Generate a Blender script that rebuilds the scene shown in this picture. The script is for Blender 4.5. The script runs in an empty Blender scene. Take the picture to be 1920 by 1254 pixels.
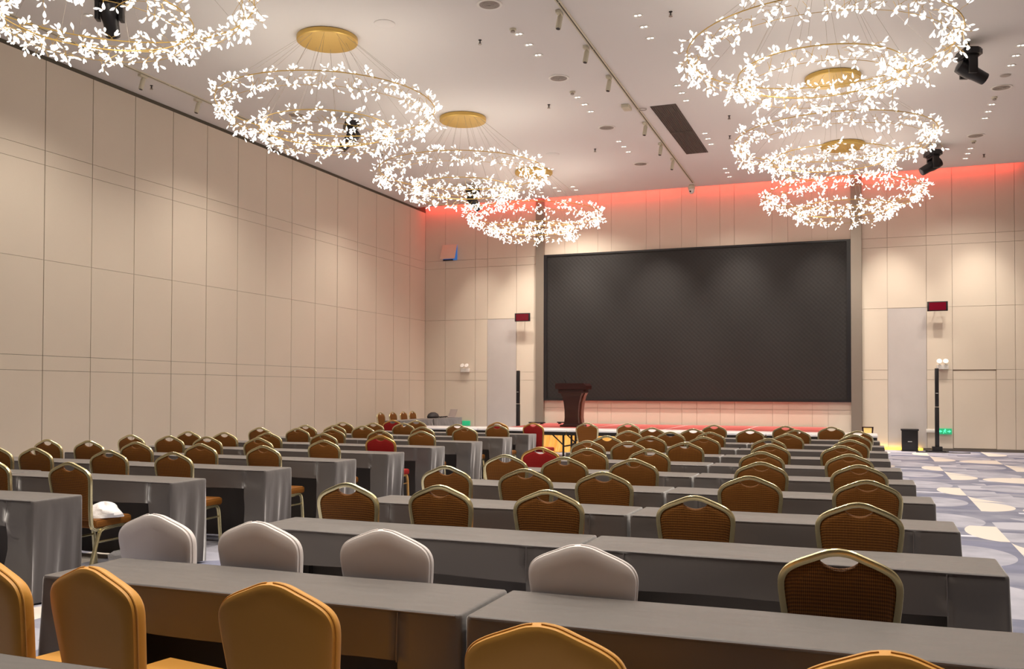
import bpy, bmesh, math, random
from mathutils import Matrix, Vector
PI = math.pi
S = bpy.context.scene
C = S.collection
random.seed(7)

# ------------------------------------------------------------------ camera, world, exposure
cam_data = bpy.data.cameras.new('camera')
cam = bpy.data.objects.new('camera', cam_data)
C.objects.link(cam)
cam_data.sensor_width = 36.0
cam_data.sensor_fit = 'HORIZONTAL'
cam_data.lens = 1752.1 * 36 / 1920
cam_data.shift_y = 72.87 / 1920
cam_data.clip_start = 0.05
cam_data.clip_end = 200
rt = Vector((0.93398, 0.35730, 0.002585)); up = Vector((0.004387, -0.018701, 0.999815)); fw = Vector((-0.357283, 0.933802, 0.019034))
m = Matrix.Identity(4)
for i in range(3):
    m[i][0] = rt[i]; m[i][1] = up[i]; m[i][2] = -fw[i]
m[0][3], m[1][3], m[2][3] = 0, 0, 1.5307
cam.matrix_world = m
S.camera = cam
w = bpy.data.worlds.new('world'); S.world = w; w.use_nodes = True
w.node_tree.nodes['Background'].inputs[0].default_value = (1.0, .9, .8, 1)
w.node_tree.nodes['Background'].inputs[1].default_value = 0.01
S.view_settings.view_transform = 'Standard'
S.view_settings.look = 'None'
S.view_settings.exposure = 0.0
S.view_settings.gamma = 1.0
S.view_settings.use_curve_mapping = False

CH = 7.265          # ceiling height
XL, XR, YB = -13.206, 4.7, 26.764
CEIL_END = 26.17    # the ceiling stops short of the end wall: red cove behind
CHAND_P = 50.0
TRIO_P = 460.0
WARM = (1.0, .90, .78)

def light(name, kind, loc, energy, color=WARM, rot=None, **k):
    d = bpy.data.lights.new(name, kind); d.energy = energy; d.color = color
    for a, b in k.items(): setattr(d, a, b)
    o = bpy.data.objects.new(name, d); C.objects.link(o); o.location = loc
    if rot: o.rotation_euler = rot
    return o
CHAND = [(-8.2, 8.15), (-8.2, 13.0), (-7.95, 17.85), (-8.15, 22.85), (-.6, 8.1), (-.6, 13.0), (-.6, 17.85), (-.55, 22.85)]
for i, (x, y) in enumerate(CHAND):   # the glow of each chandelier
    if i == 4: continue
    for dx, dy in ((1, 0), (-.5, .87), (-.5, -.87)):
        light('chandelier_light', 'POINT', (x + dx * 1.0, y + dy * 1.0, 5.9), CHAND_P / 3, (1, .9, .76), shadow_soft_size=.35)
TRIOS = [(-5.25, 3.9), (-3.3, 3.0), (-1.3, 3.1), (.8, 3.6), (-1.3, 6.6), (2.3, 7.3), (2.3, 10.8), (-9.5, 6.0), (-5.25, 7.4), (-5.27, 10.95), (-5.28, 14.45), (-5.32, 17.88), (-5.36, 21.3), (-3.28, 7.4), (-3.28, 10.95), (-3.29, 14.4), (-3.35, 17.83), (-3.41, 21.3), (-3.46, 24.75), (2.3, 14.3), (2.33, 17.83), (2.3, 21.3), (2.23, 24.75), (-8.25, 25.15), (-7.77, 25.15), (-11.13, 11.4), (-11.1, 15.8), (-11.0, 21.3)]
for x, y in TRIOS:                   # recessed downlights
    light('downlight_beam', 'SPOT', (x, y, CH - .03), TRIO_P, WARM, (0, 0, 0), spot_size=2.2, spot_blend=.8, shadow_soft_size=.12)
for x, e in ((-11.2, 360), (-9.75, 700), (-8.1, 1050), (-5.6, 1150), (-3.4, 1150), (-1.2, 950), (.5, 850), (2.6, 750)):   # downlights that wash the end wall
    light('wall_wash', 'SPOT', (x, 25.3, CH - .03), e, (1, .90, .78), (math.radians(12), 0, 0), spot_size=.95, spot_blend=1.0, shadow_soft_size=.06)
for x in (-11.3, -7.1, -2.7, 1.5):   # red strip light in the cove
    light('cove_light', 'AREA', (x, 26.55, 7.46), 20, (1, .07, .05), (math.radians(25), 0, 0), shape='RECTANGLE', size=4.2, size_y=.08)

# ------------------------------------------------------------------ materials
def mat(name, col, rough=.6, metal=0, spec=.5, emit=None, es=1.0, sheen=0, bump=None, var=None, coat=0):
    m = bpy.data.materials.new(name); m.use_nodes = True
    nt = m.node_tree; b = nt.nodes['Principled BSDF']
    b.inputs['Base Color'].default_value = (*col, 1)
    b.inputs['Roughness'].default_value = rough
    b.inputs['Metallic'].default_value = metal
    b.inputs['Specular IOR Level'].default_value = spec
    b.inputs['Sheen Weight'].default_value = sheen
    b.inputs['Sheen Roughness'].default_value = .4
    b.inputs['Coat Weight'].default_value = coat
    if emit:
        b.inputs['Emission Color'].default_value = (*emit, 1); b.inputs['Emission Strength'].default_value = es
    tc = nt.nodes.new('ShaderNodeTexCoord')
    if var:      # (scale, amount) mottled tint
        n = nt.nodes.new('ShaderNodeTexNoise'); n.inputs['Scale'].default_value = var[0]; n.inputs['Detail'].default_value = 5
        nt.links.new(tc.outputs['Object'], n.inputs['Vector'])
        r = nt.nodes.new('ShaderNodeMapRange'); r.inputs[1].default_value = .3; r.inputs[2].default_value = .7
        r.inputs[3].default_value = 1 - var[1]; r.inputs[4].default_value = 1 + var[1]
        nt.links.new(n.outputs[0], r.inputs[0])
        v = nt.nodes.new('ShaderNodeVectorMath'); v.operation = 'SCALE'; v.inputs[0].default_value = col
        nt.links.new(r.outputs[0], v.inputs['Scale']); nt.links.new(v.outputs[0], b.inputs['Base Color'])
    if bump:     # (scale, strength, distance, stretch)
        n = nt.nodes.new('ShaderNodeTexNoise'); n.inputs['Scale'].default_value = bump[0]; n.inputs['Detail'].default_value = 3
        mp = nt.nodes.new('ShaderNodeMapping'); mp.inputs['Scale'].default_value = bump[3] if len(bump) > 3 else (1, 1, 1)
        if len(bump) > 4: mp.inputs['Rotation'].default_value = (0, 0, bump[4])
        nt.links.new(tc.outputs['Object'], mp.inputs[0]); nt.links.new(mp.outputs[0], n.inputs['Vector'])
        bp = nt.nodes.new('ShaderNodeBump'); bp.inputs['Strength'].default_value = bump[1]; bp.inputs['Distance'].default_value = bump[2]
        nt.links.new(n.outputs[0], bp.inputs['Height']); nt.links.new(bp.outputs[0], b.inputs['Normal'])
    return m

def fabric(name, dark, lightc):
    """woven upholstery with a small diamond weave"""
    m = bpy.data.materials.new(name); m.use_nodes = True
    nt = m.node_tree; b = nt.nodes['Principled BSDF']; b.inputs['Roughness'].default_value = .62
    b.inputs['Specular IOR Level'].default_value = .3
    tc = nt.nodes.new('ShaderNodeTexCoord')
    sep = nt.nodes.new('ShaderNodeSeparateXYZ'); nt.links.new(tc.outputs['Object'], sep.inputs[0])
    def M(op, a, c=None):
        n = nt.nodes.new('ShaderNodeMath'); n.operation = op
        for i, v in ((0, a), (1, c)):
            if v is None: continue
            if isinstance(v, (int, float)): n.inputs[i].default_value = v
            else: nt.links.new(v, n.inputs[i])
        return n.outputs[0]
    yz = M('ADD', sep.outputs[1], sep.outputs[2])
    a = M('SINE', M('MULTIPLY', M('ADD', sep.outputs[0], M('MULTIPLY', yz, .6)), 420))
    c = M('SINE', M('MULTIPLY', M('SUBTRACT', sep.outputs[0], M('MULTIPLY', yz, .6)), 420))
    h = M('MULTIPLY', a, c)
    r = nt.nodes.new('ShaderNodeMapRange'); nt.links.new(h, r.inputs[0]); r.inputs[1].default_value = -.6; r.inputs[2].default_value = .8
    mx = nt.nodes.new('ShaderNodeMix'); mx.data_type = 'RGBA'
    mx.inputs[6].default_value = (*dark, 1); mx.inputs[7].default_value = (*lightc, 1)
    nt.links.new(r.outputs[0], mx.inputs[0]); nt.links.new(mx.outputs[2], b.inputs['Base Color'])
    bp = nt.nodes.new('ShaderNodeBump'); bp.inputs['Strength'].default_value = .5; bp.inputs['Distance'].default_value = .002
    nt.links.new(h, bp.inputs['Height']); nt.links.new(bp.outputs[0], b.inputs['Normal'])
    return m

M_ = dict(
    wall=mat('cream_wall_panel', (.70, .615, .51), .55, var=(.35, .04), bump=(40, .05, .01)),
    dimmed_wall=mat('dimmed_wall_panel', (.30, .25, .20), .6),  # right wall out of view, toned dark to cut its bounce light
    groove=mat('dark_groove', (.10, .085, .06), .8),
    groove_soft=mat('soft_groove', (.45, .37, .29), .8),
    ceiling=mat('ceiling_paint', (.78, .755, .74), .85),
    door=mat('grey_door', (.56, .52, .50), .35, var=(2, .03)),
    taupe=mat('taupe_metal', (.36, .31, .26), .3, metal=.5),
    base=mat('dark_skirting', (.14, .12, .10), .4),
    cloth=mat('grey_tablecloth', (.100, .089, .085), .5, spec=.5, sheen=1.0, bump=(1.6, .22, .05, (1, 2.5, 1), .35)),
    seam=mat('grey_seam', (.12, .105, .105), .6),
    gold=mat('champagne_frame', (.80, .72, .43), .26, metal=.9),
    orange=mat('golden_orange_frame', (.80, .48, .16), .28, metal=.85),
    brown=fabric('brown_weave', (.11, .037, .003), (.33, .122, .016)),
    red=fabric('red_weave', (.26, .006, .005), (.38, .010, .008)),
    yellow=mat('yellow_spandex', (.76, .37, .06), .5, sheen=.2, bump=(7, .12, .02)),
    white=mat('white_spandex', (.90, .85, .84), .5, sheen=.3, bump=(7, .08, .02)),
    black=mat('black_plastic', (.012, .011, .013), .35),
    blackm=mat('black_metal', (.02, .018, .017), .4, metal=.3),
    whitep=mat('white_plastic', (.82, .80, .76), .4),
    tabletop=mat('white_laminate', (.88, .87, .88), .25),
    wood=mat('dark_red_wood', (.028, .004, .003), .35, bump=(6, .1, .003, (12, 1, 1))),
    woodside=mat('wood_painted_lit', (.20, .06, .035), .35),  # paler copy of the lectern wood: light on the wing put into colour
    ply=mat('plywood', (.30, .20, .12), .6),
    stage_red=mat('red_stage_carpet', (.40, .075, .065), .9, var=(9, .08), bump=(150, .2, .004)),
    skirt=mat('gold_satin', (.88, .54, .14), .38, sheen=.4),
    brass=mat('brushed_gold', (.66, .44, .12), .38, metal=.55, var=(2, .05)),
    wire=mat('thin_steel', (.42, .37, .32), .4, metal=.6),
    leaf=mat('lit_crystal', (.9, .88, .82), .3, emit=(1, .98, .94), es=2.6),
    led=mat('lit_downlight', (1, 1, 1), .4, emit=(1, .95, .84), es=3.5),
    ledgold=mat('lit_gold_strip', (.9, .6, .1), .4, emit=(1, .62, .08), es=1.35),
    grille=mat('grey_grille', (.42, .37, .33), .6),
    duct=mat('dark_duct', (.13, .105, .09), .6),
    cream=mat('cream_metal', (.66, .61, .48), .45),
    lens=mat('lens_glass', (.25, .25, .28), .08, metal=.5),
    ir=mat('dark_red_panel', (.12, .004, .012), .15, emit=(.35, .0, .03), es=.12),
    green=mat('green_sign', (.02, .30, .12), .3, emit=(.03, .55, .25), es=.5),
    greenon=mat('green_pictogram', (.1, .9, .5), .3, emit=(.12, 1, .52), es=1.0),
    blue=mat('blue_glow_recess', (.05, .22, .65), .5, emit=(.05, .2, .6), es=.35),  # hatch interior glows faintly by itself, brightness put in without a lamp
    silver=mat('silver_laptop', (.55, .5, .5), .35, metal=.5),
    bagm=mat('black_bag', (.02, .018, .02), .6),
    paper=mat('white_cloth', (.90, .89, .90), .7, bump=(12, .5, .03)),
    back_glow=mat('chair_back_yellow_glow', (.85, .62, .22), .6, emit=(1, .7, .2), es=.2),  # low chair's back: warm light put in as a faint glow, no lamp
    glow=mat('grey_logo', (.6, .6, .6), .4),
)
def crystal(m):
    nt = m.node_tree; b = nt.nodes['Principled BSDF']      # lit milky crystal: brighter through its thick middle
    lw = nt.nodes.new('ShaderNodeLayerWeight'); lw.inputs[0].default_value = .35
    r = nt.nodes.new('ShaderNodeMapRange'); nt.links.new(lw.outputs['Facing'], r.inputs[0]); r.inputs[1].default_value = .15; r.inputs[2].default_value = .9
    r.inputs[3].default_value = 1.6; r.inputs[4].default_value = .40
    nt.links.new(r.outputs[0], b.inputs['Emission Strength'])
crystal(M_['leaf'])
M_['leaf'].cycles.emission_sampling = 'NONE'

def carpet():
    m = bpy.data.materials.new('patterned_carpet'); m.use_nodes = True
    nt = m.node_tree; b = nt.nodes['Principled BSDF']; b.inputs['Roughness'].default_value = .95; b.inputs['Specular IOR Level'].default_value = .15
    tc = nt.nodes.new('ShaderNodeTexCoord'); sep = nt.nodes.new('ShaderNodeSeparateXYZ'); nt.links.new(tc.outputs['Object'], sep.inputs[0])
    L = nt.links.new
    def M(op, *a):
        n = nt.nodes.new('ShaderNodeMath'); n.operation = op
        for i, v in enumerate(a):
            if isinstance(v, (int, float)): n.inputs[i].default_value = v
            else: L(v, n.inputs[i])
        return n.outputs[0]
    PX, PY = 1.31, 4.62
    xr = M('SUBTRACT', sep.outputs[0], 1.34)
    col = M('FLOOR', M('DIVIDE', xr, PX))
    u = M('SUBTRACT', xr, M('MULTIPLY', col, PX))                       # 0..PX right of a line
    v = M('WRAP', M('ADD', M('SUBTRACT', sep.outputs[1], 13.45), M('MULTIPLY', col, 2.31)), PY, 0.0)
    v2 = M('WRAP', M('ADD', v, 2.31), PY, 0.0)                           # seen from the line on the right
    odd = M('LESS_THAN', M('WRAP', col, 2.0, 0.0), .5)
    def band(x, lo, hi): return M('MULTIPLY', M('GREATER_THAN', x, lo), M('LESS_THAN', x, hi))
    def ell(cx, cy, rx, ry, vv=None):
        a = M('DIVIDE', M('SUBTRACT', u, cx), rx); c = M('DIVIDE', M('SUBTRACT', vv or v, cy), ry)
        return M('LESS_THAN', M('ADD', M('MULTIPLY', a, a), M('MULTIPLY', c, c)), 1)
    def mix(f, a, bcol):
        n = nt.nodes.new('ShaderNodeMix'); n.data_type = 'RGBA'
        L(f, n.inputs[0]) if not isinstance(f, float) else None
        for i, c in ((6, a), (7, bcol)):
            if isinstance(c, tuple): n.inputs[i].default_value = (*c, 1)
            else: L(c, n.inputs[i])
        return n.outputs[2]
    def noise(sc, stretch, lo, hi):
        mp = nt.nodes.new('ShaderNodeMapping'); mp.inputs['Scale'].default_value = stretch
        n = nt.nodes.new('ShaderNodeTexNoise'); n.inputs['Scale'].default_value = sc; n.inputs['Detail'].default_value = 6
        L(tc.outputs['Object'], mp.inputs[0]); L(mp.outputs[0], n.inputs['Vector'])
        r = nt.nodes.new('ShaderNodeMapRange'); L(n.outputs[0], r.inputs[0]); r.inputs[1].default_value = lo; r.inputs[2].default_value = hi
        return r.outputs[0]
    GREY, PALE, MID, CREAM = (.20, .21, .285), (.51, .51, .585), (.33, .335, .41), (.76, .70, .64)
    wash = noise(1.6, (1, 1.4, 1), .38, .62)
    base = mix(wash, GREY, MID)
    pale = mix(noise(2.4, (1, 1, 1), .3, .7), MID, PALE)
    # pale washes
    c1 = mix(M('MULTIPLY', ell(.62, 1.2, .62, .75), M('GREATER_THAN', v, .62)), base, pale)
    c2 = mix(M('MULTIPLY', ell(.95, 4.0, .7, .42), M('LESS_THAN', v, 4.0)), c1, pale)
    c3 = mix(M('MULTIPLY', ell(.55, 3.25, .75, .38), M('GREATER_THAN', v, 2.95)), c2, PALE)
    c4 = mix(M('MULTIPLY', band(v, 1.95, 2.65), M('LESS_THAN', u, .62)), c3, pale)
    c5 = mix(M('MULTIPLY', M('GREATER_THAN', v, 4.50), M('GREATER_THAN', u, .42)), c4, (.70, .71, .80))
    c5 = mix(M('MULTIPLY', band(v2, .12, 1.9), M('GREATER_THAN', u, .45)), c5, mix(wash, GREY, (.24, .25, .35)))
    c5 = mix(M('MULTIPLY', ell(.78, .95, .46, .62, v2), M('LESS_THAN', u, 1.24)), c5, pale)
    # cream half discs on either side of each line
    s1 = M('MULTIPLY', M('MULTIPLY', ell(.0, .55, .46, .57), band(v, 0, 1.12)), M('GREATER_THAN', u, 0.0))
    s2 = M('MULTIPLY', ell(PX, 2.65, .36, .72, v2), band(v2, 1.95, 3.12))
    s3 = M('MULTIPLY', band(v, 1.15, 1.95), M('LESS_THAN', u, M('MULTIPLY', M('POWER', M('DIVIDE', M('SUBTRACT', 1.95, v), .8), 2.0), .42)))
    s4 = M('MULTIPLY', ell(PX, 2.55, .80, .60, v2), band(v2, 1.95, 3.05))
    c = mix(s1, c5, CREAM); c = mix(s2, c, CREAM); c = mix(s3, c, CREAM)
    c = mix(M('MULTIPLY', s4, odd), c, CREAM)
    L(c, b.inputs['Base Color'])
    n = nt.nodes.new('ShaderNodeTexNoise'); n.inputs['Scale'].default_value = 160
    L(tc.outputs['Object'], n.inputs['Vector'])
    bp = nt.nodes.new('ShaderNodeBump'); bp.inputs['Strength'].default_value = .3; bp.inputs['Distance'].default_value = .004
    L(n.outputs[0], bp.inputs['Height']); L(bp.outputs[0], b.inputs['Normal'])
    return m
M_['carpet'] = carpet()

def led_screen():
    m = bpy.data.materials.new('led_modules'); m.use_nodes = True
    nt = m.node_tree; b = nt.nodes['Principled BSDF']; b.inputs['Base Color'].default_value = (.023, .019, .018, 1)
    b.inputs['Roughness'].default_value = .55
    tc = nt.nodes.new('ShaderNodeTexCoord'); sep = nt.nodes.new('ShaderNodeSeparateXYZ'); nt.links.new(tc.outputs['Object'], sep.inputs[0])
    def M(op, *a):
        n = nt.nodes.new('ShaderNodeMath'); n.operation = op
        for i, v in enumerate(a):
            if isinstance(v, (int, float)): n.inputs[i].default_value = v
            else: nt.links.new(v, n.inputs[i])
        return n.outputs[0]
    k = 2 * PI / .125
    h = M('MULTIPLY', M('SINE', M('MULTIPLY', sep.outputs[0], k)), M('SINE', M('MULTIPLY', sep.outputs[2], k)))
    r = nt.nodes.new('ShaderNodeMapRange'); nt.links.new(h, r.inputs[0]); r.inputs[1].default_value = -1
    r.inputs[3].default_value = .8; r.inputs[4].default_value = 1.2
    v = nt.nodes.new('ShaderNodeVectorMath'); v.operation = 'SCALE'; v.inputs[0].default_value = (.012, .0102, .0098)
    nt.links.new(r.outputs[0], v.inputs['Scale']); nt.links.new(v.outputs[0], b.inputs['Base Color'])
    bp = nt.nodes.new('ShaderNodeBump'); bp.inputs['Strength'].default_value = .25; bp.inputs['Distance'].default_value = .004
    nt.links.new(h, bp.inputs['Height']); nt.links.new(bp.outputs[0], b.inputs['Normal'])
    return m
M_['led_screen'] = led_screen()

# ------------------------------------------------------------------ mesh helpers
class MB:
    def __init__(s): s.v = []; s.f = []; s.sm = []
    def add(s, vs, fs, smooth=False):
        o = len(s.v); s.v += [tuple(v) for v in vs]; s.f += [tuple(i + o for i in f) for f in fs]; s.sm += [smooth] * len(fs)
    def box(s, x0, x1, y0, y1, z0, z1, bev=0):
        if bev <= 0:
            vs = [(x, y, z) for z in (z0, z1) for y in (y0, y1) for x in (x0, x1)]
            s.add(vs, [(0, 2, 3, 1), (4, 5, 7, 6), (0, 1, 5, 4), (1, 3, 7, 5), (3, 2, 6, 7), (2, 0, 4, 6)]); return
        bm = bmesh.new(); bmesh.ops.create_cube(bm, size=1)
        for v in bm.verts: v.co = ((x0 + x1) / 2 + v.co.x * (x1 - x0), (y0 + y1) / 2 + v.co.y * (y1 - y0), (z0 + z1) / 2 + v.co.z * (z1 - z0))
        bmesh.ops.bevel(bm, geom=bm.edges[:], offset=bev, segments=2, affect='EDGES', profile=.5)
        bm.verts.index_update(); s.add([v.co[:] for v in bm.verts], [[v.index for v in f.verts] for f in bm.faces], True); bm.free()
    def tube(s, pts, r, n=8, closed=False, prof=None, upv=None):
        """sweep a round (or given) profile along pts"""
        P = [Vector(p) for p in pts]; N = len(P); base = None; rings = []
        for i in range(N):
            a = P[i - 1] if (i > 0 or closed) else P[i]; c = P[(i + 1) % N] if (i < N - 1 or closed) else P[i]
            t = (c - a).normalized()
            if upv is not None: nrm = Vector(upv)
            elif base is None: nrm = Vector((0, 0, 1)) if abs(t.z) < .9 else Vector((1, 0, 0))
            else: nrm = base
            nrm = (nrm - t * nrm.dot(t))
            if nrm.length < 1e-5: nrm = t.orthogonal()
            nrm.normalize(); bi = t.cross(nrm); base = nrm
            rr = r[i] if isinstance(r, (list, tuple)) else r
            if prof: rings.append([P[i] + nrm * q[0] + bi * q[1] for q in prof])
            else: rings.append([P[i] + (nrm * math.cos(2 * PI * k / n) + bi * math.sin(2 * PI * k / n)) * rr for k in range(n)])
        K = len(rings[0]); vs = [v for g in rings for v in g]; fs = []
        for i in range(N if closed else N - 1):
            j = (i + 1) % N
            for k in range(K): fs.append((i * K + k, i * K + (k + 1) % K, j * K + (k + 1) % K, j * K + k))
        if not closed: fs += [tuple(range(K - 1, -1, -1)), tuple((N - 1) * K + k for k in range(K))]
        s.add(vs, fs, True)
    def lathe(s, prof, n=24, loc=(0, 0, 0), mtx=None):
        vs = []; fs = []
        for (r, z) in prof:
            for k in range(n):
                v = Vector((r * math.cos(2 * PI * k / n), r * math.sin(2 * PI * k / n), z))
                if mtx: v = mtx @ v
                vs.append((v.x + loc[0], v.y + loc[1], v.z + loc[2]))
        for i in range(len(prof) - 1):
            for k in range(n): fs.append((i * n + k, i * n + (k + 1) % n, (i + 1) * n + (k + 1) % n, (i + 1) * n + k))
        fs += [tuple(range(n - 1, -1, -1)), tuple((len(prof) - 1) * n + k for k in range(n))]
        s.add(vs, fs, True)
    def prism(s, poly, z0, z1, axis='z'):
        n = len(poly)
        def P(a, b, c): return {'z': (a, b, c), 'y': (a, c, b), 'x': (c, a, b)}[axis]
        vs = [P(a, b, z0) for a, b in poly] + [P(a, b, z1) for a, b in poly]
        s.add(vs, [tuple(range(n - 1, -1, -1)), tuple(range(n, 2 * n))] + [(i, (i + 1) % n, n + (i + 1) % n, n + i) for i in range(n)])
    def mesh(s, name, m):
        me = bpy.data.meshes.new(name); me.from_pydata(s.v, [], s.f); me.update()
        me.polygons.foreach_set('use_smooth', s.sm); me.materials.append(M_[m] if isinstance(m, str) else m)
        bm = bmesh.new(); bm.from_mesh(me); bmesh.ops.recalc_face_normals(bm, faces=bm.faces[:]); bm.to_mesh(me); bm.free()
        return me
    def obj(s, name, m, parent=None, flat=False):
        me = s.mesh(name, m); o = bpy.data.objects.new(name, me); C.objects.link(o)
        if parent: o.parent = parent
        if any(s.sm) and not flat:
            try: me.set_sharp_from_angle(angle=math.radians(40))
            except Exception: pass
        return o
def B(*a, **k): b = MB(); b.box(*a, **k); return b
def tag(o, label=None, cat=None, group=None, kind=None):
    for k, v in (('label', label), ('category', cat), ('group', group), ('kind', kind)):
        if v: o[k] = v
    return o
def struct(o): o['kind'] = 'structure'; return o
def thing(name, loc, label, cat, group=None, rz=0):
    o = bpy.data.objects.new(name, None); C.objects.link(o); o.location = loc; o.rotation_euler = (0, 0, rz); o.empty_display_size = .1
    return tag(o, label, cat, group)
KIDS = {}
def kids(o): return [c for c in bpy.data.objects if c.parent == o]
def dup(root, loc, rz, label, group=None, scale=None):
    if root.name not in KIDS: KIDS[root.name] = [(c, kids(c)) for c in kids(root)]
    r = root.copy(); C.objects.link(r); r.location = loc; r.rotation_euler = (0, 0, rz)
    if scale: r.scale = scale
    r['label'] = label
    if group: r['group'] = group
    for ch, gs in KIDS[root.name]:
        c = ch.copy(); C.objects.link(c); c.parent = r
        for g in gs:
            d = g.copy(); C.objects.link(d); d.parent = c
    return r
NTH = ['first', 'second', 'third', 'fourth', 'fifth', 'sixth', 'seventh', 'eighth', 'ninth', 'tenth', 'eleventh']

# ------------------------------------------------------------------ the room
Z1, Z2, Z3, Z4, Z5 = 5.64, 5.39, 3.76, 2.118, 1.863
o = struct(B(XL - .2, XR + .2, -5, YB + .2, -.1, 0).obj('floor', 'carpet'))
b = MB(); b.box(XL, XR, -5, CEIL_END, CH, CH + .12); b.box(XL, XR, CEIL_END - .02, CEIL_END, CH, CH + .5)
struct(b.obj('ceiling', 'ceiling'))
b = MB(); b.box(XL, XR, CEIL_END, YB, 7.9, 8.0); b.box(XL, XR, CEIL_END - .05, CEIL_END - .02, CH + .1, 7.95)
struct(b.obj('trim_1', 'ceiling'))      # back of the light cove

def panel_wall(name, cols, rows, place, gap=.012, hgap=.007, skip=None):
    """panels with real grooves, dark backing behind"""
    b = MB()
    for i in range(len(cols) - 1):
        for j in range(len(rows) - 1):
            if skip and skip(cols[i], cols[i + 1], rows[j], rows[j + 1]): continue
            a0, a1 = cols[i] + gap / 2, cols[i + 1] - gap / 2; z0, z1 = rows[j] + hgap / 2, rows[j + 1] - hgap / 2
            place(b, a0, a1, z0, z1)
    return b.obj(name, 'wall')
rows = [0.07, Z5, Z4, Z3, Z2, Z1, CH - .065]
ys = [12.051 + 1.0493 * k for k in range(-17, 14)]
ys = [y for y in ys if y > -5.5] + [YB]
wl = panel_wall('wall_left', ys, rows, lambda b, a0, a1, z0, z1: b.box(XL - .03, XL, a0, a1, z0, z1), gap=.016, hgap=.006)
struct(wl)
g = B(XL - .15, XL - .03, -5.5, YB, 0, CH + .3).obj('backing', 'groove', wl)
# end wall
left_c = [XL, -12.5, -11.47, -11.06, -10.10, -9.45]
mid_c = [-9.19, -8.55, -8.15, -7.52, -7.11, -6.06, -5.66, -5.03, -4.6, -3.94, -3.54, -2.51, -2.09, -1.46, -1.05, -.457]
right_c = [-.183, .455, 1.404, 2.02, 3.035, 3.47, 4.2, XR]
b = MB()
def pl(b, a0, a1, z0, z1): b.box(a0, a1, YB, YB + .03, z0, z1)
def grid(cols, rows, skip=None, gap=.008, hg=.007):
    for i in range(len(cols) - 1):
        for j in range(len(rows) - 1):
            if skip and skip((cols[i] + cols[i + 1]) / 2, (rows[j] + rows[j + 1]) / 2): continue
            pl(b, cols[i] + gap / 2, cols[i + 1] - gap / 2, rows[j] + hg / 2, rows[j + 1] - hg / 2)
R2 = [.07, Z5, Z4, Z3, Z2, Z1, 7.95]
hatch = (-12.56, -12.10, 5.68, 6.10)
def skipd(x, z):
    return (-11.06 < x < -10.10 and z < Z3) or (.455 < x < 1.404 and z < Z3) or (2.02 < x < 3.035 and z < Z4)
grid(left_c, R2, skipd); grid(right_c, R2, skipd)
grid(mid_c, [0, 1.04, 1.27], None, .006); grid(mid_c, [5.6, 7.95], None, .006)
we = struct(b.obj('wall_back', 'wall'))
B(XL - .1, XR + .1, YB + .03, YB + .15, 0, 8.0).obj('backing', 'groove_soft', we)
wr = struct(B(XR, XR + .1, -5, YB, 0, CH).obj('wall_right', 'dimmed_wall'))
# grey full height doors, flush door
for n, (x0, x1, zt) in (('door_1', (-11.06, -10.10, Z3)), ('door_2', (.455, 1.404, Z3))):
    d = struct(B(x0 + .004, x1 - .004, YB + .004, YB + .028, .07, zt - .006).obj(n, 'door'))
    b = MB(); e = .045
    b.box(x0 + .004, x0 + e, YB - .004, YB + .01, .07, zt - .006); b.box(x1 - e, x1 - .004, YB - .004, YB + .01, .07, zt - .006)
    b.obj('door_edge', 'door', d)
d = struct(B(2.035, 3.02, YB + .012, YB + .028, .085, Z4 - .03).obj('door_3', 'wall'))
B(2.035, 3.02, YB + .010, YB + .013, Z5 - .003, Z5 + .003).obj('door_line', 'groove_soft', d)
# taupe uprights either side of the screen
struct(B(-9.448, -9.19, YB - .09, YB + .02, 0, 7.9).obj('trim_2', 'taupe'))
struct(B(-.457, -.185, YB - .09, YB + .02, 0, 7.9).obj('trim_3', 'taupe'))
struct(B(XL - .02, XL + .004, -5, YB, CH - .063, CH - .001).obj('gap_shade_strip', 'groove'))  # dark strip standing in for the shade of the gap under the ceiling
struct(B(XL, XL + .012, -5, YB, 0, .075).obj('baseboard_left', 'base'))
b = MB(); b.box(XL + .02, -9.45, YB - .012, YB + .005, 0, .07); b.box(1.30, XR, YB - .012, YB + .005, 0, .07)
struct(b.obj('baseboard_back', 'base'))

# LED wall
t = thing('led_video_wall', (-4.825, YB - .03, 1.256), 'huge black LED video wall between the two taupe uprights behind the stage', 'screen')
b = MB(); W2, HT = 4.365, 4.395
B(-W2 + .10, W2 - .10, -.015, .01, .05, HT - .05).obj('display_panel', 'led_screen', t)
b.box(-W2, W2, -.05, .02, 0, .05); b.box(-W2, W2, -.05, .02, HT - .05, HT); b.box(-W2, -W2 + .10, -.05, .02, .05, HT - .05); b.box(W2 - .10, W2, -.05, .02, .05, HT - .05)
b.obj('screen_frame', 'black', t)

# stage
SX0, SX1, SY0, SY1, SZ = -9.0, -1.07, 22.55, 26.66, .58
t = thing('stage_platform', ((SX0 + SX1) / 2, 24.6, 0), 'low red carpeted stage with gold skirting under the black video wall', 'stage')
hx = (SX1 - SX0) / 2; hy0, hy1 = SY0 - 24.6, SY1 - 24.6
B(-hx, hx, hy0, hy1, .08, SZ - .012).obj('stage_deck', 'ply', t)
B(-hx, hx, hy0, hy1, SZ - .012, SZ).obj('stage_carpet', 'stage_red', t)
b = MB()
for k in range(-1, 2):
    x = -4.82 + k * 1.93 - (SX0 + SX1) / 2
    b.box(x - .012, x + .012, hy0 + .02, hy1 - .02, SZ, SZ + .002)
b.box(-hx + .02, hx - .02, 1.62, 1.64, SZ, SZ + .002)
b.obj('carpet_seam', 'tabletop', t)
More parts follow.
